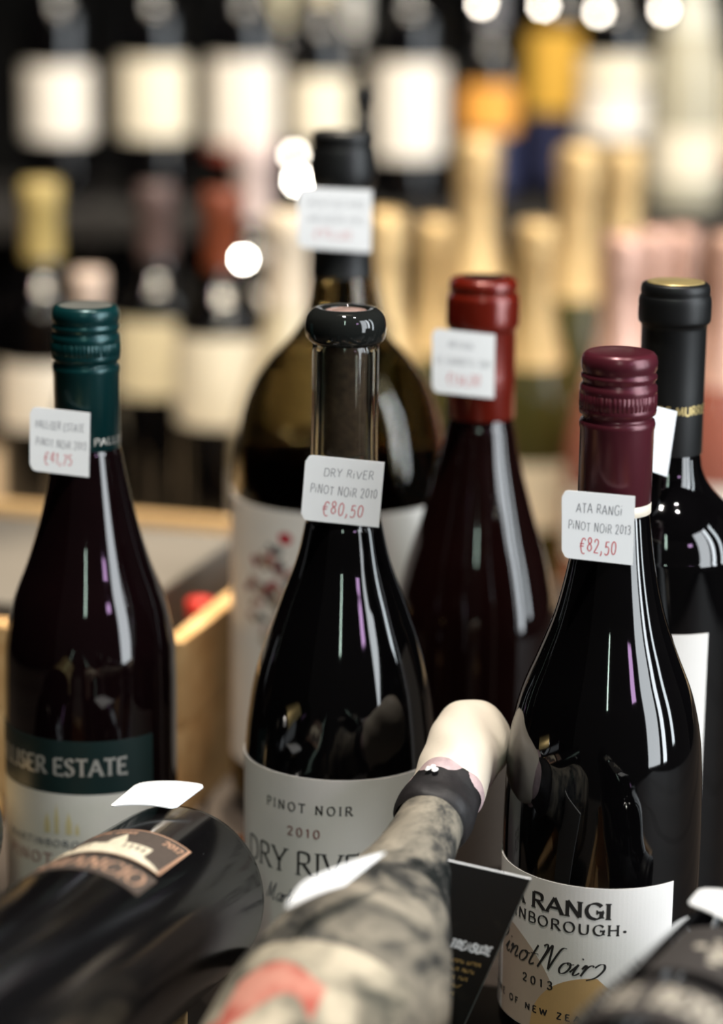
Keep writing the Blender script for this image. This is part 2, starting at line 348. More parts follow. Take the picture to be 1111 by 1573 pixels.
def write(name, strokes, g, m, parent, thick, thin=None, nib=25, serif=0.0, step=0.0012):
    thin = thick if thin is None else thin; nb = math.radians(nib)
    def wf(dx, dy): return 0.5*(thin+(thick-thin)*abs(dx*math.sin(nb)-dy*math.cos(nb)))
    v, f = [], []; ends = {}
    for k, P in strokes:
        for e in (P[0], P[-1]): ends[(round(e[0], 5), round(e[1], 5))] = ends.get((round(e[0], 5), round(e[1], 5)), 0)+1
    for k, P in strokes:
        if k == 'l':
            for a, b in zip(P, P[1:]): ribbon(v, f, [a, b], wf, g, step)
            if serif:
                for e, q in ((P[0], P[1]), (P[-1], P[-2])):
                    if ends[(round(e[0], 5), round(e[1], 5))] > 1: continue
                    dx, dy = abs(e[0]-q[0]), abs(e[1]-q[1])
                    if dy > dx*0.8: ribbon(v, f, [(e[0]-serif, e[1]), (e[0]+serif, e[1])], lambda x, y: thin*0.5, g, step)
                    elif dy < dx*0.2: ribbon(v, f, [(e[0], e[1]-serif*0.8), (e[0], e[1]+serif*0.8)], lambda x, y: thin*0.6, g, step)
        else: ribbon(v, f, P, wf, g, step)
    return obj(name, v, f, m, parent, smooth=False)
def fill(name, us, lo, hi, g, m, parent, rows=1):
    """printed area between two curves lo(u), hi(u) on surface g"""
    v, f = [], []
    for u in us:
        for k in range(rows+1): v.append(g(u, lo(u)+(hi(u)-lo(u))*k/rows))
    for i in range(len(us)-1):
        for k in range(rows):
            a = i*(rows+1)+k; b = a+rows+1; f.append((a, b, b+1, a+1))
    return obj(name, v, f, m, parent, smooth=False)
def lin(a, b, n): return [a+(b-a)*i/n for i in range(n+1)]

# ---- bottles
def aim(root, base, axis, face):
    """lay a bottle: base point, direction of the neck, direction its front faces"""
    z = Vector(axis).normalized(); y = Vector(face); y = -(y-z*y.dot(z)).normalized(); x = y.cross(z)
    root.matrix_world = Matrix(((x.x, y.x, z.x, base[0]), (x.y, y.y, z.y, base[1]), (x.z, y.z, z.z, base[2]), (0, 0, 0, 1)))
def screw_cap(root, top, r, bottom, m, topm=None):
    """long screw cap: grooves, knurled band, tear ring and skirt (mm)"""
    P = [(r*0.97, bottom), (r, bottom+0.4), (r*1.0, top-32), (r*1.025, top-30.5), (r*1.03, top-29), (r*1.0, top-27.6), (r*.93, top-27), (r*.94, top-26.3),
         (r*1.03, top-25.2), (r*1.05, top-23.6), (r*1.035, top-22.6)]
    P2 = [(r*1.035, top-22.6), (r*1.035, top-16.8)]
    P3 = [(r*1.035, top-16.8), (r*1.05, top-15.6), (r*1.04, top-13.8), (r*.975, top-12.6), (r*.975, top-11.8), (r*1.03, top-10.6), (r*1.03, top-9.4), (r*.985, top-8.6),
          (r*.99, top-7.8), (r*1.025, top-6.6), (r*1.03, top-4), (r*1.0, top-1.8), (r*.93, top-0.5), (r*.84, top)]
    c = lathe('screw_cap', mm(P+P3[0:1]+P3[1:]+[(r*.80, top-.2)]), m, root, 80)
    k = lathe('knurled_band', mm([(r*1.02, top-22.7), (r*1.045, top-22.4), (r*1.045, top-17.0), (r*1.02, top-16.7)]), m, c, 220,
              lambda a, z: 0.00016*(1 if math.sin(a*55) > 0 else -1))
    d = lathe('cap_top', mm([(r*.84, top-.25), (r*.55, top-.05), (0, top)]), topm or m, c, 64)
    return c
def hump(rt_, P): return mm(crom(P, 5))

# =================================================================== the room
def room():
    structure(box('floor', (-3.5, 4.0, -2.6, 2.83, -0.95, -0.90), M['floor_paint'], bevel=0))
    structure(box('wall_back', (-3.5, 4.0, 2.83, 2.93, -0.90, 2.6), M['wall_paint'], bevel=0))
    structure(box('wall_left', (-3.5, -3.4, -2.6, 2.83, -0.90, 2.6), M['wall_paint'], bevel=0))
    structure(box('ceiling', (-3.5, 4.0, -2.6, 2.93, 2.6, 2.7), M['wall_paint'], bevel=0))
room()
def plank_table(name, x0, x1, y0, y1, top, n, label, wm):
    r = empty(name, ((x0+x1)/2, (y0+y1)/2, -0.90)); tag(r, label, 'table')
    cx, cy = (x0+x1)/2, (y0+y1)/2; d = (x1-x0)/n; zt = top+0.90
    for i in range(n):
        box('plank', (x0+i*d-cx+0.001, x0+(i+1)*d-cx-0.001, y0-cy, y1-cy, zt-0.03, zt), M[wm], r)
    for sx in (x0+0.05, x1-0.11):
        for sy in (y0+0.05, y1-0.11):
            box('leg', (sx-cx, sx+0.06-cx, sy-cy, sy+0.06-cy, 0.0, zt-0.03), M[wm], r)
    return r
plank_table('display_table', -0.75, 0.75, 0.45, 1.72, 0.0, 9, 'dark plank display table under the front bottles', 'stained_wood')
plank_table('rear_table', -0.95, 0.95, 1.75, 2.36, -0.04, 11, 'lower plank table behind carrying the gold foil bottles', 'table_wood')

# =================================================================== wall shelves
for z, lab in ((0.155, 'dark wooden wall shelf carrying the white label bottles'), (0.82, 'dark wooden wall shelf high above the picture')):
    su = empty('wall_shelf', (0, 2.6, z)); tag(su, lab, 'shelf')
    for k in range(2): box('board', (-1.2, 1.2, -0.12+.175*k, 0.053+.175*k, 0, 0.024), M['dark_wood'], su)
    for x in (-.9, -.3, .3, .9): box('bracket', (x-.012, x+.012, 0.0, 0.228, -.05, 0), M['dark_wood'], su)

# =================================================================== main bottles
BASE = [(0, 4), (20, 3), (0, 0)]
KD, KA, KL, KB = .98, 1.015, .965, .96      # sizes of the middle, burgundy, teal and matte black capped bottles
def standing(name, x, y, label, k=1.0):
    r = empty(name, (x*k, y*k, CAMZ*(1-k))); r.scale = (k, k, k); tag(r, label, 'wine bottle'); return r
def foot(pts, k):
    """let the bottom of a bottle reach down to the table top"""
    dz = -1000*CAMZ*(1-k)/k
    return [(r, z+dz) if z <= 14 else (r, z) for r, z in pts]
def resize(corners, k): return [(x*k, y*k, CAMZ+(z-CAMZ)*k) for x, y, z in corners]
def body_profile(pts): return mm(crom(pts, 5))

# --- left bottle with the green cap
b = standing('wine_bottle', -0.129, 1.11, 'dark wine bottle with a teal green screw cap at the left', KL)
lathe('glass_body', body_profile(foot([(0, 5), (25, 4), (35, .5), (39, 1), (41, 5), (41.2, 12), (41.2, 60), (41.2, 108), (40.9, 122), (40.2, 135), (36.3, 154), (29.0, 173.4), (23.1, 192.5), (18.7, 211.4), (15.9, 226), (14.9, 232), (14.6, 262)], KL)), M['plum_glass'], b)
c = screw_cap(b, 295.5, 15.4, 228.5, M['green_cap'], M['silver_top'])
write('lettering', layout('PALLISER', 0.024, 0.0032, 0.2), cylmap(0.01565, 62, 0.2335), M['silver_ink'], c, 0.0006, 0.0003, serif=0.0004)
lb = patch('band_label', 0.0413, -105, 50, 0.0705, 0.0965, M['green_label'], b)
write('lettering', layout('PALLISER ESTATE', 0.082, 0.0078, 0.16), cylmap(0.0416, -27, 0.0838), M['silver_ink'], lb, 0.0017, 0.0006, serif=0.0011)
lb = patch('label', 0.0413, -105, 50, 0.008, 0.0703, M['grey_paper'], b)
write('lettering', layout('MARTINBOROUGH', 0.056, 0.0032, 0.3), cylmap(0.0416, -22, 0.0455), M['pen_ink'], lb, 0.0007, 0.0003, serif=0.0005)
write('lettering', layout('PINOT NOIR', 0.056, 0.0050, 0.3), cylmap(0.0416, -22, 0.0372), M['red_ink'], lb, 0.0010, 0.0004, serif=0.0007)
write('lettering', layout('2013', 0.016, 0.004, 0.3), cylmap(0.0416, -22, 0.0285), M['pen_ink'], lb, 0.0009, 0.0004)
g = cylmap(0.04159, -16, 0.0575)
for du, w, h in ((-.006, .003, .010), (-.001, .0022, .015), (.005, .003, .011), (.009, .002, .006)):
    fill('crest_print', lin(du-w/2, du+w/2, 4), lambda u: -0.007, lambda u, du=du, w=w, h=h: -0.007+h*(1-abs(u-du)/w), g, M['yellow_ink'], lb, 4)

# --- tall magnum behind
b = standing('magnum_bottle', -0.012, 1.26, 'tall brown glass magnum with a black capsule and floral white label')
outer = [(0, 8), (35, 7), (50, .5), (55, 1.5), (57.2, 8), (57.5, 20), (57.5, 100), (57.3, 165), (56, 192), (52.6, 214), (47.2, 230.6), (37.8, 245), (25.4, 258.5), (18.6, 271), (16.2, 284), (15.4, 298), (15.0, 330), (15.0, 352)]
inner = [(11, 352), (11.2, 330), (11.8, 298), (12.8, 284), (15, 272), (21.6, 261), (33.5, 248.5), (43.2, 233), (48.8, 216), (52.4, 192), (53.6, 165), (53.8, 100), (53.8, 20), (50, 9), (30, 12), (0, 14)]
lathe('glass_body', body_profile(outer)+body_profile(inner), M['brown_glass'], b, 80)
w = [(0, 15), (30, 13), (49, 10), (53.2, 20), (53.2, 100), (53.0, 165), (52.3, 186), (51.2, 198)]
lathe('wine', body_profile(w)+mm([(51.0, 198.6), (0, 198.6)]), M['wine'], b, 64)
c = lathe('capsule', mm([(16.6, 290), (16.2, 291)]+crom([(15.9, 300), (15.6, 320), (15.8, 334), (16.4, 338)], 4)+crom([(17.0, 339), (17.5, 344), (17.0, 352), (16.4, 356)], 4)+[(15.6, 357), (15.6, 358)]+crom([(16.1, 359), (16.2, 362), (15.3, 364.5), (13.6, 365), (13, 364.2)], 4)+[(0, 364)]), M['matte_black'], b)
lb = patch('label', 0.0576, -100, 92, 0.030, 0.1745, M['paper'], b, n=60)
rnd = random.Random(4)
fl = cylmap(0.05790, -40, 0.130)
for i in range(95):
    th = rnd.uniform(0, 6.28); rr = rnd.uniform(0, 1)**.6
    u = 0.017*rr*math.cos(th)+0.003; wv = 0.030*rr*math.sin(th)-0.004; s = rnd.uniform(.0018, .0042); ph = rnd.uniform(0, 3.14)
    mcol = M[rnd.choice(['leaf_red', 'leaf_red', 'leaf_dark', 'leaf_tan', 'leaf_pale', 'leaf_tan', 'leaf_dark'])]
    V = [fl(u, wv)]
    for k in range(10):
        t = 6.283*k/10; ex = s*math.cos(t); ey = s*.55*math.sin(t)
        V.append(fl(u+ex*math.cos(ph)-ey*math.sin(ph), wv+ex*math.sin(ph)+ey*math.cos(ph)))
    obj('printed_leaf', V, [(0, k+1, (k+1) % 10+1) for k in range(10)], mcol, lb, smooth=False)
V = [fl(0.012, 0.030)]+[fl(0.012+.0042*math.cos(t*.6283), 0.030+.0034*math.sin(t*.6283)) for t in range(10)]
obj('printed_flower', V, [(0, k+1, (k+1) % 10+1) for k in range(10)], cm((.5, .03, .05)), lb, smooth=False)

# --- bare-necked bottle in the middle
b = standing('wine_bottle', -0.008, 1.06, 'round shouldered bottle with a bare glass neck and bead lip in the middle', KD)
body = [(0, 6), (28, 5), (38, .5), (42, 1.2), (44.1, 6), (44.4, 14), (44.4, 60), (44.4, 94), (43.9, 104), (42.7, 116), (40.1, 132.6), (34.9, 151.3), (28.2, 169.8), (21.4, 188), (17.2, 206.3)]
lathe('glass_body', body_profile(foot(body, KD))+mm([(17.0, 206.6), (0, 206.6)]), M['black_glass'], b, 96)
no = [(17.2, 206.3), (15.7, 222), (15.0, 238), (14.8, 262), (14.8, 288)]
ni = [(10.2, 290), (10.4, 262), (10.6, 238), (11.4, 222), (13.0, 208), (12.6, 206.9)]
nk = lathe('neck', body_profile(no)+body_profile(ni), M['olive_glass'], b, 64)
lathe('lip', body_profile([(14.6, 287.6), (15.4, 287.9), (17.4, 290.2), (18.1, 295.2), (17.3, 299.8), (14.8, 302.6), (12, 303.3), (10.2, 302.6), (9.7, 301)]), cm((0.012, 0.013, 0.012), 0.04), b, 72)
lathe('cork', mm([(0, 238), (9.4, 238), (9.6, 239), (9.6, 301.6), (9.0, 302.2), (7.6, 302.2), (7.4, 301.7), (6.2, 301.7), (6.0, 302.2), (0, 302.4)]), M['cork'], b, 48)
lathe('wine', mm([(0, 207), (12.2, 207.2), (11.0, 222), (10.2, 234), (0, 234.4)]), M['wine'], b, 40)
lb = patch('label', 0.0445, -103, 57.5, 0.006, 0.0985, M['paper'], b, n=60)
write('lettering', layout('PINOT NOIR', 0.0425, 0.0040, 0.42, 0.7), cylmap(0.04480, -20, 0.0840), M['ink'], lb, 0.00075, 0.0003, serif=0.0006)
write('lettering', layout('2010', 0.0158, 0.0040, 0.36), cylmap(0.04480, -21.5, 0.0725), M['red_ink'], lb, 0.00075, 0.00035)
write('lettering', layout('DRY RIVER', 0.0700, 0.0108, 0.15, 0.36), cylmap(0.04480, -21.5, 0.0578), M['ink'], lb, 0.0014, 0.0005, serif=0.0014)
write('lettering', layout('martjnborough', 0.040, 0.0085, -0.02, slant=.35), cylmap(0.04480, -22, 0.0415), M['pen_ink'], lb, 0.0006, 0.0003)

# --- red capsule
b = standing('wine_bottle', 0.058, 1.17, 'sloping dark bottle with a bright red capsule')
lathe('glass_body', body_profile([(0, 6), (28, 5), (36, .5), (39, 1), (41, 6), (41.2, 14), (41.2, 80), (41.1, 118), (40.3, 134), (38.4, 146), (34, 163.5), (28.6, 180.4), (23.9, 197), (19.6, 213.6), (17.0, 228), (15.8, 236), (15.4, 280)]), M['red_glass'], b, 80)
c = lathe('capsule', mm([(16.7, 233.5), (16.9, 234)]+[(16.5, 255), (16.3, 276)]+crom([(16.6, 277.5), (17.5, 278.6), (17.9, 281), (17.9, 290), (17.7, 293), (16.9, 294.6)], 4)+crom([(16.4, 295.2), (16.5, 296.5), (16.9, 298), (16.4, 300.6), (15, 302), (13.4, 302.4)], 4)+[(0, 302.5)]), M['red_cap'], b, 80)
lathe('capsule_emblem', mm([(0, 302.62), (9.5, 302.62), (10, 302.5)]), M['matte_black'], c, 48)
patch('label', 0.0413, -80, 80, 0.012, 0.072, M['umber_label'], b)

# --- black capsule at the right
b = standing('wine_bottle', 0.1425, 1.10, 'square shouldered bottle with a matte black capsule and gold top', KB)
lathe('glass_body', body_profile(foot([(0, 6), (26, 5), (33, .5), (36, 1), (37.8, 6), (38, 14), (38, 100), (38, 176), (37.4, 188), (34.6, 198), (28.5, 207), (21.5, 214), (17.0, 221), (14.9, 230), (14.5, 250), (14.4, 290)], KB)), M['black_glass'], b, 80)
c = lathe('capsule', mm([(15.3, 232), (15.4, 232.6), (15.1, 262), (15.0, 290)]+crom([(15.3, 292), (16.4, 293), (16.8, 295), (16.8, 302), (16.5, 304.5)], 4)+crom([(15.9, 305.2), (15.9, 306), (16.0, 308), (15.4, 310.2), (14, 311)], 4)+[(0, 311)]), M['matte_black'], b, 72)
lathe('capsule_seal', mm([(13.2, 310.9), (13, 311.35), (11, 311.5), (10.6, 311.3), (8.6, 311.3), (8.2, 311.55), (0, 311.6)]), M['gold_ink'], c, 48)
write('lettering', layout('DE MURRIETA', 0.034, 0.0040, 0.16), cylmap(0.01535, 34, 0.2535), M['gold_ink'], c, 0.0009, 0.0006)
patch('label', 0.0381, -95, 27, 0.045, 0.1542, M['paper'], b)

# --- burgundy screw cap at the right front
b = standing('wine_bottle', 0.103, 0.96, 'dark bottle with a burgundy screw cap and tan sail label at right', KA)
lathe('glass_body', body_profile(foot([(0, 6), (26, 5), (35, .5), (39, 1), (41.2, 6), (41.5, 14), (41.5, 60), (41.5, 98), (41.1, 116), (40.6, 128), (39.2, 143), (35.3, 159.8), (28.7, 176.7), (22.6, 193.5), (18.1, 213), (15.3, 232), (14.6, 240), (14.4, 268)], KA)), M['black_glass'], b, 96)
c = screw_cap(b, 302.5, 15.0, 240.6, M['burgundy_cap'])
lathe('cream_band', mm([(14.9, 236.4), (15.15, 236.6), (15.1, 240.6), (14.8, 240.8)]), M['wax'], c, 64)
lb = patch('label', 0.0416, -122, 40, 0.021, 0.0886, M['paper'], b, n=60)
g = cylmap(0.041875, -41, 0.0)
fill('sail_print', lin(-.026, .012, 30), lambda u: .0212, lambda u: .0212+.044*math.sqrt(max(0, 1-((u+.026)/.038)**2)), g, M['sail_tan'], lb, 3)
g2 = cylmap(0.04190, -41, 0.0)
fill('sail_print', lin(-.004, .056, 40), lambda u: .0212, lambda u: .0212+(.028*math.sqrt(max(0, 1-((u-.026)/.030)**2)) if u < .026 else .028*(1-(u-.026)/.031)), g2, M['sail_gold'], lb, 3)
write('lettering', layout('ATA RANGI', 0.0625, 0.0066, 0.14, 0.40), cylmap(0.04193, -42, 0.0787), M['ink'], lb, 0.0018, 0.0006, serif=0.0012)
write('lettering', layout('MARTINBOROUGH\u00b7', 0.0765, 0.0044, 0.26), cylmap(0.04193, -42, 0.0705), M['ink'], lb, 0.0010, 0.0004, serif=0.0007)
write('lettering', layout('pjnot wojr~', 0.059, 0.0112, 0.03, 0.06, slant=.42), cylmap(0.04193, -42, 0.0553), M['ink'], lb, 0.0010, 0.0003, nib=0)
write('lettering', layout('2013', 0.0155, 0.0034, 0.5), cylmap(0.04193, -42, 0.0430), M['ink'], lb, 0.0009, 0.0004)
write('lettering', layout('WINE OF NEW ZEALAND', 0.072, 0.0027, 0.5, 0.9), cylmap(0.04193, -41, 0.0305), M['ink'], lb, 0.0008, 0.0005)

# =================================================================== lying bottles
bord = [(0, 10), (22, 8), (31, 1), (35, 1.2), (37.2, 6), (37.5, 14), (37.5, 100), (37.5, 186), (36.6, 198), (33.6, 209), (27, 218), (20, 225), (15.8, 233), (14.4, 244), (14.2, 284)]
bcap = mm([(14.7, 240), (14.9, 240.5), (14.7, 262), (14.6, 276)]+[(15.6, 277), (16.0, 279), (15.9, 285), (15.2, 287), (13.5, 288), (0, 288)])
def lying(name, label, shoulder, axis, face, sh=0.188, size=1.0):
    a = Vector(axis).normalized(); r = empty(name); tag(r, label, 'wine bottle')
    aim(r, Vector(shoulder)-a*sh*size, a, face); r.matrix_world = r.matrix_world @ Matrix.Scale(size, 4); return r
# bottle with the castle label
longb = [(0, -42), (22, -44), (31, -51), (35, -50.8), (37.2, -46), (37.5, -38), (37.5, 120), (37.5, 238), (36.6, 250), (33.4, 261), (27, 270), (20, 277), (15.8, 284), (14.4, 288), (14.2, 296)]
lcap = mm([(14.7, 287), (14.9, 287.5), (14.7, 293), (14.6, 295)]+[(15.4, 296), (15.6, 298), (15.5, 300), (14.8, 301.5), (13.5, 302), (0, 302)])
b = lying('wine_bottle', 'black bottle lying at the lower left with a copper castle label', (-0.0798, 0.9555, 0.065), (.20, .95, -.17), (-.17, -.25, 1), .24, 1.05)
lathe('glass_body', body_profile(longb), M['fine_dust_glass'], b, 96)
lathe('capsule', lcap, M['matte_black'], b, 48)
R = 0.0377; rad = math.radians
A, B, Z0, Z1 = rad(42)*R, rad(-40)*R, .1495, .1935
lb = patch('label', R, -40, 42, Z0, Z1, M['umber_label'], b, n=40)
g = cylmap(R+.00029, 0, 0)
for pts in ([(B, Z0+.0005), (A, Z0+.0005)], [(B, Z1-.0005), (A, Z1-.0005)], [(A-.0005, Z0), (A-.0005, Z1)], [(B+.0005, Z0), (B+.0005, Z1)]):
    v, f = [], []; ribbon(v, f, pts, lambda x, y: .0006, g, .0015); obj('border', v, f, M['copper_ink'], lb, smooth=False)
def hill(u): t = (u-B)/(A-B); return Z0+.0012+.0115*math.sin(math.pi*min(1, max(0, t)))**.8
fill('hill_print', lin(B+.0012, A-.0012, 50), lambda u: Z0+.001, hill, g, M['cream_ink'], lb, 3)
for u0, u1, h, roof in ((-.010, -.003, .008, 0), (-.003, .0015, .005, 0), (.0010, .0065, .012, .010), (.0065, .018, .0105, 0), (-.017, -.012, .004, .003)):
    fill('castle_print', lin(u0, u1, 8), lambda u: hill(u)-.003, lambda u, u0=u0, u1=u1, h=h, roof=roof: hill((u0+u1)/2)+h+(roof*(1-abs((u-(u0+u1)/2)/((u1-u0)/2))) if roof else 0), cylmap(R+.00033, 0, 0), M['cream_ink'], lb, 3)
for u in (.0078, .0103, .0128, .0153, -.0085, -.006):
    fill('castle_window_print', lin(u, u+.0010, 2), lambda u: hill(.011)+.0015, lambda u: hill(.011)+.0075, cylmap(R+.00037, 0, 0), M['umber_label'], lb, 2)
write('lettering', layout('2012', 0.0078, 0.0068, 0.14), cylmap(R+.00030, 33, 0.1855), M['copper_ink'], lb, 0.0008, 0.0005)
write('script_line', layout('nurnu unrun', 0.018, 0.010, .02, slant=.3), cylmap(R+.00030, -4, 0.190), M['copper_ink'], lb, 0.0004, 0.0003)
lb = patch('strip_label', R, -40, 44, 0.1195, 0.1440, M['umber_label'], b, n=40)
write('lettering', layout('AMANCIO', 0.0440, 0.0155, 0.12), cylmap(R+.00030, 7, 0.1325), M["copper_ink"], lb, 0.0012, 0.0005, serif=0.0010)

# dusty old bottle with wax-dipped neck
ax = Vector((.291, .9225, .2537)).normalized(); tip = Vector((.0513, .9993, .1294))
b = empty('dusty_bottle'); tag(b, 'dust caked old bottle lying in front with a cream wax neck', 'wine bottle')
aim(b, tip-ax*0.300, ax, (-.45, -.35, 1))
lathe('glass_body', body_profile([(0, 12), (24, 9), (35, 1), (39, 1.2), (41.2, 7), (41.5, 16), (41.5, 60), (41.4, 96), (39.6, 112), (35.8, 130), (30.6, 148), (25, 166), (20, 184), (16.4, 200), (14.6, 216), (13.8, 230), (13.6, 250), (13.6, 270)]), M['dusty'], b, 96)
rnd = random.Random(3)
ph = [rnd.uniform(0, 6.28) for _ in range(8)]
def lump(a, z): return 0.0006*math.sin(2*a+ph[0]+z*90)+0.0004*math.sin(3*a+ph[1]-z*160)+.0003*math.sin(5*a+z*300+ph[2])
lathe('neck_band', body_profile([(14.0, 226), (15.4, 228), (16.2, 232), (15.6, 237), (15.2, 243), (15.6, 249), (14.8, 252)]), M['tar_band'], b, 64, lump)
wx = lathe('wax', body_profile([(14.6, 246), (15.6, 250), (16.3, 262), (17.0, 276), (17.4, 287), (16.8, 295), (14, 301), (8, 304.5), (0, 305.4)]), M['wax'], b, 72, lump)
lathe('wax_stain', body_profile([(15.2, 245), (15.9, 247), (16.1, 249.5), (15.4, 252)]), M['stained_wax'], wx, 64, lambda a, z: lump(a, z)+.0006*math.sin(4*a+1))
bm_v, bm_f = [], []
for k in range(3):
    a0 = 0.0+0.10*k; z0 = .2425+.0012*math.sin(k*2.1)
    for t in range(8):
        tt = 6.283*t/8; aa = a0+.09*math.cos(tt); zz = z0+.0018*math.sin(tt)
        bm_v.append((.0166*math.sin(aa), -.0166*math.cos(aa), zz))
    aa = a0; bm_v.append((.0178*math.sin(aa), -.0178*math.cos(aa), z0))
    n = 9*k; bm_f += [(n+t, n+(t+1) % 8, n+8) for t in range(8)]
obj('wax_chip', bm_v, bm_f, M['card'], b)
lb = patch('label', 0.0417, -75, 70, 0.012, 0.092, M['old_label'], b)
g = cylmap(0.0420, 0, 0)
fill('red_print', lin(-.014, .022, 20), lambda u: .052+.010*math.sin(u*150), lambda u: .074+.006*math.cos(u*120), g, M['old_red'], lb, 3)
fill('red_print', lin(-.030, -.006, 16), lambda u: .022+.2*abs(u+.018), lambda u: .052-.3*abs(u+.018), g, M['old_red'], lb, 3)
# two small torn paper bits left higher on the shoulder
# bottle with crest label
b = lying('wine_bottle', 'out of focus bottle lying at the lower right with a brown crest label', (0.1439, 0.8428, 0.0706), (.327, .926, -.187), (-.17, -.25, 1), .24, 1.06)
lathe('glass_body', body_profile(longb), M['black_glass'], b, 96)
lathe('capsule', lcap, M['matte_black'], b, 48)
lb = patch('label', R, -16, 58, 0.133, 0.202, M['dark_label'], b)
g = cylmap(R+.00030, 18, 0.168); rnd = random.Random(9)
for i in range(36):
    t = rnd.uniform(0, 6.28); q = rnd.uniform(0, 1)**.7
    u, wv = .0115*q*math.cos(t), .022*q*math.sin(t)+.002; s_ = rnd.uniform(.0014, .0030)
    V = [g(u, wv)]+[g(u+s_*math.cos(k*.785), wv+s_*1.5*math.sin(k*.785)) for k in range(8)]
    obj('crest_print', V, [(0, k+1, (k+1) % 8+1) for k in range(8)], M['faded_ink'], lb, smooth=False)
lb = patch('strip_label', R, -24, 66, 0.070, 0.117, M['dark_label'], b)
write('lettering', layout('EL BOSQUE', 0.049, 0.023, 0.12), cylmap(R+.00030, 20, 0.0960), M['faded_ink'], lb, 0.0022, 0.0012, serif=0.0016)
# dark bottle at the very left edge
b = lying('wine_bottle', 'dark bottle at the left edge below the teal capped bottle', (-.192, .985, .083), (.10, .955, -.26), (0, -.25, 1))
lathe('glass_body', body_profile(bord), M['black_glass'], b, 64)
lathe('capsule', bcap, M['gold_foil'], b, 48)
patch('label', R, -40, 60, 0.080, 0.150, M['gold_ink'], b)
# small liqueur bottle tucked behind
b = empty('liqueur_bottle'); tag(b, 'small brown capped bottle lying between the crate and middle bottle', 'bottle')
aim(b, (.018, 1.128, .0182), (-1, -.02, 0), (0, -1, .4))
lathe('glass_body', body_profile([(0, 3), (12, 1), (16, .5), (17.8, 4), (18, 10), (18, 55), (16.5, 64), (11.5, 72), (9.5, 80), (9.3, 100)]), cm((.05, .015, .006), 0.08), b, 40)
lathe('capsule', body_profile([(10, 78), (10.3, 80), (10.6, 96), (11.6, 98), (11.6, 104), (10.4, 107), (0, 108)]), cm((.28, .09, .03), 0.3, .4), b, 40)

# =================================================================== price tags
def price_tag(corners, label, lines, bend=0.0, round_right=False):
    TL, TR, BR, BL = [Vector(c) for c in corners]
    n = (TR-TL).cross(TL-BL).normalized()
    cen = (TL+TR+BR+BL)/4
    r = empty('price_tag', BL*.5+BR*.5); tag(r, label, 'price tag', 'handwritten price tags'); org = r.location.copy()
    wd, hg = ((TR-TL).length+(BR-BL).length)/2, ((TL-BL).length+(TR-BR).length)/2
    def S_(u, v, off=0.0):
        p = BL*(1-u)*(1-v)+BR*u*(1-v)+TR*u*v+TL*(1-u)*v
        return p+n*(off-bend*(2*u-1)**2)-org
    N = 22; V, F = [], []; rc = .0030
    for i in range(N+1):
        u = i/N; x = u*wd; cut = 0.0
        e = x if x < wd/2 else (wd-x if round_right else 1)
        if e < rc: cut = (rc-math.sqrt(max(0, rc*rc-(rc-e)**2)))/hg
        for off in (0.0, .0005):
            for v in (cut, 1-cut): V.append(S_(u, v, off))
    for i in range(N):
        a = 4*i; c = a+4
        F += [(a+2, c+2, c+3, a+3), (a, a+1, c+1, c), (a+1, a+3, c+3, c+1), (a, c, c+2, a+2)]
    F += [(0, 2, 3, 1), (4*N, 4*N+1, 4*N+3, 4*N+2)]
    obj('card', V, F, M['card'], r, smooth=False)
    for k, (t, w, h, cu, cv, mt) in enumerate(lines):
        st = layout(t, w, h, .2, .5, jitter=.09, slant=.08, seed=k)
        write('handwriting', st, lambda a, c_, cu=cu, cv=cv: S_(cu+a/wd, cv+c_/hg, .00056), M[mt], r, h*.060 if mt == 'pen_ink' else h*.068, step=.004)
    return r
price_tag(resize([(-.0249, 1.0435, .2403), (.0099, 1.0435, .2372), (.0078, 1.0435, .2076), (-.027, 1.0435, .2107)], KD), 'sharp white price card on the bare-necked middle bottle, ending 80,50',
    [('DRY RiVER', .0215, .0036, .56, .775, 'pen_ink'), ('PiNOT NOiR 2010', .0290, .0038, .515, .50, 'pen_ink'), ('\u20ac80,50', .0178, .0056, .52, .225, 'pen_red')])
price_tag(resize([(.0800, .943, .2489), (.1095, .943, .2466), (.1096, .943, .2181), (.0809, .943, .2210)], KA), 'white price card on the burgundy capped bottle, ending 82,50',
    [('ATA RANGi', .0185, .0040, .51, .77, 'pen_ink'), ('PiNOT NOiR 2013', .0255, .0036, .52, .50, 'pen_ink'), ('\u20ac82,50', .0152, .0058, .50, .225, 'pen_red')])
price_tag(resize([(-.1533, 1.093, .2506), (-.1255, 1.093, .2479), (-.1265, 1.093, .2175), (-.1539, 1.093, .2205)], KL), 'white price card on the teal capped bottle, ending 41,75',
    [('PALLiSER ESTATE', .0215, .0034, .50, .74, 'pen_ink'), ('PiNOT NOiR 2013', .0225, .0034, .52, .47, 'pen_ink'), ('\u20ac41,75', .0125, .0050, .47, .235, 'pen_red')])
price_tag([(.0328, 1.152, .2799), (.0633, 1.152, .2771), (.0635, 1.152, .2459), (.0334, 1.152, .2487)], 'white price card on the red capsule, ending 134,00',
    [('ARTADi', .0125, .0034, .45, .78, 'pen_ink'), ('EL CARRETiL 2011', .0265, .0034, .50, .52, 'pen_ink'), ('\u20ac134,00', .0160, .0050, .50, .24, 'pen_red')])
price_tag([(-.0347, 1.243, .3374), (.0033, 1.243, .3363), (.0031, 1.243, .3041), (-.0348, 1.243, .3063)], 'blurred white price card on the tall magnum neck',
    [('MONTSECANO', .0300, .0036, .52, .75, 'pen_ink'), ('MAGNUM 2013', .0285, .0036, .52, .50, 'pen_ink'), ('\u20ac95,00', .0190, .0046, .47, .26, 'pen_red')])
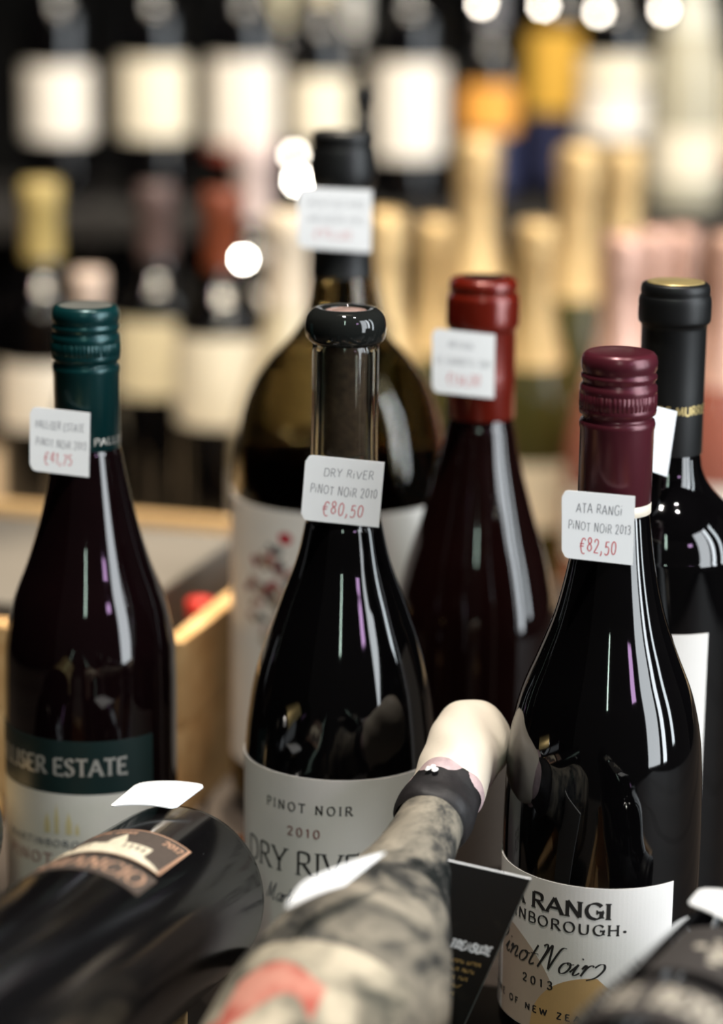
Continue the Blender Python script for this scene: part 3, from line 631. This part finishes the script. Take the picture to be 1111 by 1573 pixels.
price_tag(resize([(.1246, 1.066, .2615), (.1429, 1.0825, .2543), (.1397, 1.0825, .2237), (.1228, 1.066, .2322)], KB), 'white price card turned sideways on the matte black capsule', [])
price_tag([(-0.095, 0.9818, 0.1093), (-0.0651, 0.9807, 0.1093), (-0.0764, 0.9512, 0.1093), (-0.1042, 0.9525, 0.1093)], 'bright blank looking price card lying on the castle label bottle', [], .0015, True)
price_tag([(-.0192, .8134, .1335), (.0109, .8410, .1345), (-.0042, .8163, .1315), (-.0254, .7976, .1295)], 'white price card seen edge on, on the dusty bottle shoulder', [], .0015)
price_tag([(0.129, 0.8511, 0.1173), (0.1484, 0.8464, 0.1163), (0.1389, 0.8154, 0.1168), (0.1224, 0.8352, 0.1179)], 'white price card on the crest label bottle at the right edge',
    [('EL BOSQUE', .015, .003, .55, .72, 'pen_ink'), ('2011', .008, .003, .6, .4, 'pen_ink')], .001, True)

# =================================================================== black leaflet
t = empty('leaflet', (.0438, .898, .0)); tag(t, 'black printed leaflet standing between the dusty and burgundy capped bottles', 'leaflet')
ux = Vector((.0325, 0, -.0073)).normalized(); uy = Vector((.0252, 0, .0639)).normalized(); un = Vector((0, -1, 0))
o0 = Vector((.0690, .898, .1011))-Vector(t.location)          # its top right corner
def lf(a, c, off=0.0): return o0+ux*a+uy*c+un*off
Wd, Hd = .036, .104
V = [lf(-Wd, -Hd), lf(0, -Hd), lf(0, 0), lf(-Wd, 0), lf(-Wd, -Hd, .0012), lf(0, -Hd, .0012), lf(0, 0, .0012), lf(-Wd, 0, .0012)]
pg = obj('pages', V, [(0, 1, 2, 3), (0, 4, 5, 1), (1, 5, 6, 2), (2, 6, 7, 3), (3, 7, 4, 0)], M['card'], t, smooth=False)
V = [lf(-Wd, -Hd, .00125), lf(-.0004, -Hd, .00125), lf(-.0004, -.0003, .00125), lf(-Wd, -.0003, .00125)]
cv = obj('cover', V, [(0, 1, 2, 3)], M['card_black'], t, smooth=False)
def lm(a0, c0): return lambda a, c: lf(a0+a, c0+c, .0013)
write('lettering', layout('HIDDEN TREASURE', .030, .0036, .12, .4), lm(-.0175, -.034), M['card'], cv, .0010)
for k in range(6): write('lettering', layout(['nunru urnn', 'urnun nuru', 'nurun run', 'runu nur', 'nuru un', 'unrn'][k], .014-.001*k, .0030, .02), lm(-.0110-.0008*k, -.0400-.0036*k), M['gold_ink'], cv, .0004)

# =================================================================== wooden crates
def crate(name, loc, rot, wx_, dy, h, th, label, n, mt='pale_wood'):
    r = empty(name, loc); r.rotation_euler = (0, 0, rot); tag(r, label, 'crate'); d = h/n
    for i in range(n):
        z0, z1 = i*d+.0006, (i+1)*d-.0006
        box('board', (0, wx_, 0, th, z0, z1), M[mt], r, .0008); box('board', (0, wx_, dy-th, dy, z0, z1), M[mt], r, .0008)
        box('board', (0, th, th, dy-th, z0, z1), M[mt], r, .0008); box('board', (wx_-th, wx_, th, dy-th, z0, z1), M[mt], r, .0008)
    box('bottom', (th, wx_-th, th, dy-th, .0005, .006), M[mt], r, 0)
    return r
# big crate at the back left: origin at its left front corner, local x to the right
rot = -math.atan2(.268, .963)
wl = .36; ori = Vector((-.093, 1.222, 0))-Vector((math.cos(rot), math.sin(rot), 0))*wl
crate('wooden_crate', ori, rot, wl, .27, .101, .010, 'open pale wooden crate behind the teal capped bottle', 2)
gb = box('carton', (.014, wl-.042, .030, .215, .0065, .104), M['grey_board'], bevel=.002)
gb.location = ori; gb.rotation_euler = (0, 0, rot); tag(gb, 'flat grey cardboard box filling the open wooden crate', 'box')
rc = empty('red_capped_bottle', ori+Vector((math.cos(rot)*(wl-.026)-math.sin(rot)*.10, math.sin(rot)*(wl-.026)+math.cos(rot)*.10, .0065))); tag(rc, 'tiny bottle with a red top standing inside the wooden crate', 'bottle')
lathe('glass_body', body_profile([(0, 2), (9, 0), (11, 2), (11.2, 8), (11.2, 55), (9, 64), (6.5, 70), (6.2, 84)]), M['black_glass'], rc, 32)
lathe('cap', mm([(7.4, 72), (7.6, 73), (7.6, 87), (6.8, 88), (0, 88.2)]), cm((.5, .03, .02), .35), rc, 32)
# low crates carrying the lying bottles
cr = crate('wooden_crate', (-.310, .800, 0), 0, .240, .135, .026, .010, 'low wooden crate under the castle label bottle', 1)
box('cradle_board', (.012, .228, .012, .022, .006, .0482), M['pale_wood'], cr, .0008)
cr = crate('wooden_crate', (.045, .690, 0), 0, .23, .140, .032, .010, 'low wooden crate under the crest label bottle', 1)
box('cradle_board', (.012, .218, .012, .022, .006, .056), M['pale_wood'], cr, .0008)

# =================================================================== bottles behind
champ = [(0, 14), (25, 8), (38, .5), (42, 2), (43.5, 10), (43.5, 110), (42, 140), (36, 170), (27, 200), (19.5, 225), (16, 250), (15.2, 275), (16.5, 290), (16.5, 300)]
chfoil = [(29.5, 193), (27.6, 199), (20.2, 225), (17.0, 248), (16.4, 270), (17.6, 280), (18.2, 290), (18.6, 300), (19, 310), (17, 317), (10, 320), (0, 320.5)]
burg = [(0, 14), (22, 8), (35, .5), (39, 2), (40.5, 8), (40.5, 100), (39.5, 126), (35, 152), (27, 180), (20, 205), (15.5, 228), (14.6, 260), (14.6, 292)]
bord2 = [(0, 14), (22, 8), (32, .5), (36, 2), (37.5, 8), (37.5, 180), (36, 194), (30, 208), (21, 220), (16, 232), (14.6, 250), (14.6, 292)]
cap30 = [(15.6, 226), (15.5, 240), (15.4, 275), (16.4, 277), (16.4, 294), (15.2, 297), (0, 297.5)]
cache = {}
def back_bottle(kind, x, y, z, height, glassm, capm, labels, label, cat='wine bottle', group=None, name='wine_bottle', capfrom=None):
    body_p, cap_p, full = {'champ': (champ, chfoil, 320.5), 'burg': (burg, cap30, 297.5), 'bord': (bord2, cap30, 297.5)}[kind]
    r = empty(name, (x, y, z)); s = height*1000/full; r.scale = (s, s, s); tag(r, label, cat, group)
    def shared(key, fn, nm, mt):
        if key not in cache: cache[key] = fn(); o = cache[key]
        else: o = cache[key].copy(); o.data = o.data.copy(); COL.objects.link(o)
        o.name = nm; o.parent = r; o.data.materials.clear(); o.data.materials.append(mt); return o
    shared((kind, 'b'), lambda: lathe('glass_body', body_profile(body_p), glassm, r, 36), 'glass_body', glassm)
    if capm: shared((kind, 'c'), lambda: lathe('capsule', body_profile(cap_p) if kind == 'champ' else mm(cap_p), capm, r, 36), 'foil' if kind == 'champ' else 'capsule', capm)
    Rb = {'champ': .0436, 'burg': .0406, 'bord': .0376}[kind]
    for a0, a1, z0, z1, mt in labels: patch('label', Rb, a0, a1, z0, z1, mt, r, n=24)
    return r
BG, OG, GG = M['black_glass'], cm((.05, .045, .012), .08), cm((.014, .030, .016), .06)
gold, pink = M['gold_foil'], M['pink_foil']
cream, whitep = cm((.80, .72, .57), .6), cm((.82, .76, .68), .6)
zt = -.04
gc = 'gold foil bottles on the rear table'; pc = 'pink foil bottles on the rear table'
def gb_(x, y, top, label): back_bottle('champ', x, y, zt, top-zt, OG, gold, [(-70, 70, .05, .11, cream)], label, 'sparkling wine', gc, 'sparkling_bottle')
gb_(.014, 1.84, .260, 'gold foil bottle right beside the magnum neck')
gb_(.057, 1.98, .238, 'gold foil bottle just behind the red capsule bottle')
gb_(.097, 2.12, .293, 'tall gold foil bottle rising above the red capsule')
gb_(.135, 1.90, .246, 'short gold foil bottle in the gap right of the red capsule')
gb_(.185, 2.10, .289, 'tall gold foil bottle, left one of the close pair')
gb_(.238, 2.24, .276, 'tall gold foil bottle, right one of the close pair')
for i, (x, y, top) in enumerate(((.193, 1.80, .250), (.229, 1.92, .239), (.266, 2.03, .227), (.275, 1.82, .248), (.315, 1.94, .236))):
    back_bottle('champ', x, y, zt, top-zt, cm((.30, .10, .07), .1), pink, [(-70, 70, .05, .11, whitep)],
      ['pink foil bottle furthest left of the pink row', 'second pink foil bottle from the left', 'pink foil bottle standing furthest back in the pink row', 'pink foil bottle above the matte black capsule', 'pink foil bottle at the right edge of the picture'][i], 'sparkling wine', pc, 'sparkling_bottle')
lg = 'wine bottles on the rear table at left'
def lb_(kind, x, y, top, capc, labs, label, glassm=BG): back_bottle(kind, x, y, zt, top-zt, glassm, cm(capc, .4), labs, label, 'wine bottle', lg)
yel = cm((.80, .70, .48), .6)
lb_('bord', -.268, 2.00, .262, (.42, .32, .12), [(-70, 70, .098, .152, whitep)], 'blurred bottle with a yellow capsule left of the teal cap')
lb_('burg', -.216, 1.88, .205, (.62, .48, .40), [], 'low blurred bottle with a tan capsule right behind the teal cap')
lb_('bord', -.178, 2.06, .254, (.10, .065, .062), [(-65, 65, .118, .184, yel)], 'blurred bottle with a mauve capsule and yellowish label')
lb_('bord', -.115, 1.95, .262, (.16, .035, .012), [(-80, 80, .112, .184, cream)], 'blurred bottle with a rust orange capsule and big cream label')
lb_('bord', -.100, 2.15, .285, (.62, .50, .48), [(-70, 70, .10, .18, whitep)], 'blurred bottle with a pale pink capsule behind the rust capped one')
lb_('burg', -.058, 1.80, .262, (.72, .60, .46), [(-80, 80, .045, .105, whitep)], 'pale glass bottle just left of the magnum neck', cm((.55, .47, .33), .15))
# slender bottle with a black stopper behind the magnum
r = empty('slim_bottle', (-.0015, 1.52, 0)); tag(r, 'slender bottle with a small black stopper behind the magnum', 'bottle')
lathe('glass_body', body_profile([(0, 4), (15, 1), (19, 2), (20, 8), (20, 200), (17, 225), (10, 250), (7, 275), (6.6, 344)]), BG, r, 36)
lathe('stopper', body_profile([(6.9, 338), (7.2, 342), (5.8, 348), (5.2, 354), (6.6, 360), (7.6, 366), (7.0, 370), (0, 371)]), M['matte_black'], r, 36)

# shelf row
sz = .180; sg = 'wine bottles on the wall shelf'
def sb(kind, x, h, capc, labs, label, glassm=BG, y=2.62): back_bottle(kind, x, y, sz, h, glassm, cm(capc, .4), labs, label, 'wine bottle', sg)
navy = cm((.03, .035, .09), .4); orange = cm((.80, .36, .06), .5); amber = cm((.85, .50, .08), .5)
sb('bord', -.330, .30, (.02, .02, .02), [(-75, 75, .065, .142, whitep)], 'shelf bottle with a white label at the far left')
sb('bord', -.228, .30, (.35, .33, .32), [(-90, 90, .068, .150, cream)], 'shelf bottle with a cream label above the teal cap')
sb('bord', -.132, .30, (.06, .05, .05), [(-85, 85, .062, .152, whitep), (-85, 85, .050, .061, cm((.4, .08, .05)))], 'shelf bottle with a white and red edged label')
sb('bord', -.050, .27, (.75, .66, .48), [(-70, 70, .075, .150, cream)], 'shelf bottle with a pale capsule left of the magnum cap')
sb('bord', .046, .30, (.9, .88, .84), [(-88, 88, .050, .150, whitep)], 'shelf bottle with a big square white label right of the magnum')
sb('bord', .132, .24, (.22, .22, .24), [(-90, 90, .098, .160, orange), (-90, 90, .02, .095, navy)], 'shelf bottle with an orange label over navy')
sb('bord', .213, .30, (.7, .55, .2), [(-90, 90, .095, .182, amber), (-90, 90, .02, .092, navy)], 'shelf bottle with a bright amber label over navy', y=2.70)
sb('bord', .262, .30, (.8, .78, .72), [(-80, 80, .075, .125, whitep), (-80, 80, .13, .16, cream)], 'shelf bottle with two white labels', y=2.60)
sb('champ', .345, .31, (.55, .53, .45), [(-80, 80, .03, .085, cream)], 'shelf bottle with a tall pale foil neck', cm((.40, .37, .28), .2), y=2.63)
sb('bord', .425, .30, (.3, .04, .04), [(-85, 85, .06, .150, cream), (-85, 85, .045, .058, cm((.4, .08, .05)))], 'shelf bottle with a cream and red edged label at the right edge')
sb('bord', -.015, .225, (.9, .88, .84), [], 'shelf bottle with a white capsule right above the magnum cap', y=2.745)
sb('bord', -.098, .232, (.78, .70, .50), [], 'shelf bottle with a cream capsule at the top edge left of the magnum', y=2.745)
# glowing beads added in place of highlights on the blurred bottles
def glint(x, y, z, s, label, m='glint_bead'):
    r = empty('added_glint', (x, y, z)); tag(r, label, 'glint', 'added glowing glints in the background')
    lathe('glint_bead', [(0, -s), (s*.6, -s*.8), (s, 0), (s*.6, s*.8), (0, s)], M[m], r, 16)
    lathe('glint_cord', [(.0006, s*2.6), (.0006, 2.6-z)], M['matte_black'], r, 6)
    lathe('glint_socket', [(s*.5, s*.75), (s*.8, s), (s*.8, s*2.6), (0, s*2.7)], M['matte_black'], r, 16)
glint(-.0725, 2.45, .2455, .0042, 'added glowing lamp left of the magnum cap, upper of two', 'glint_bead_dim')
glint(-.0684, 2.45, .2201, .0042, 'added glowing lamp left of the magnum cap, lower of two')
glint(-.0927, 1.84, .2208, .0050, 'added bright lamp above the blurred cream label')
glint(.1125, 2.45, .3973, .0040, 'added glowing lamp at the top edge, leftmost of four', 'glint_bead_dim')
glint(.1739, 2.45, .3962, .0040, 'added glowing lamp at the top edge, second from left', 'glint_bead_dim')
glint(.2290, 2.45, .3906, .0040, 'added glowing lamp at the top edge, third from left', 'glint_bead_dim')
glint(.2935, 2.45, .3933, .0040, 'added glowing lamp at the top edge, rightmost of four', 'glint_bead_dim')
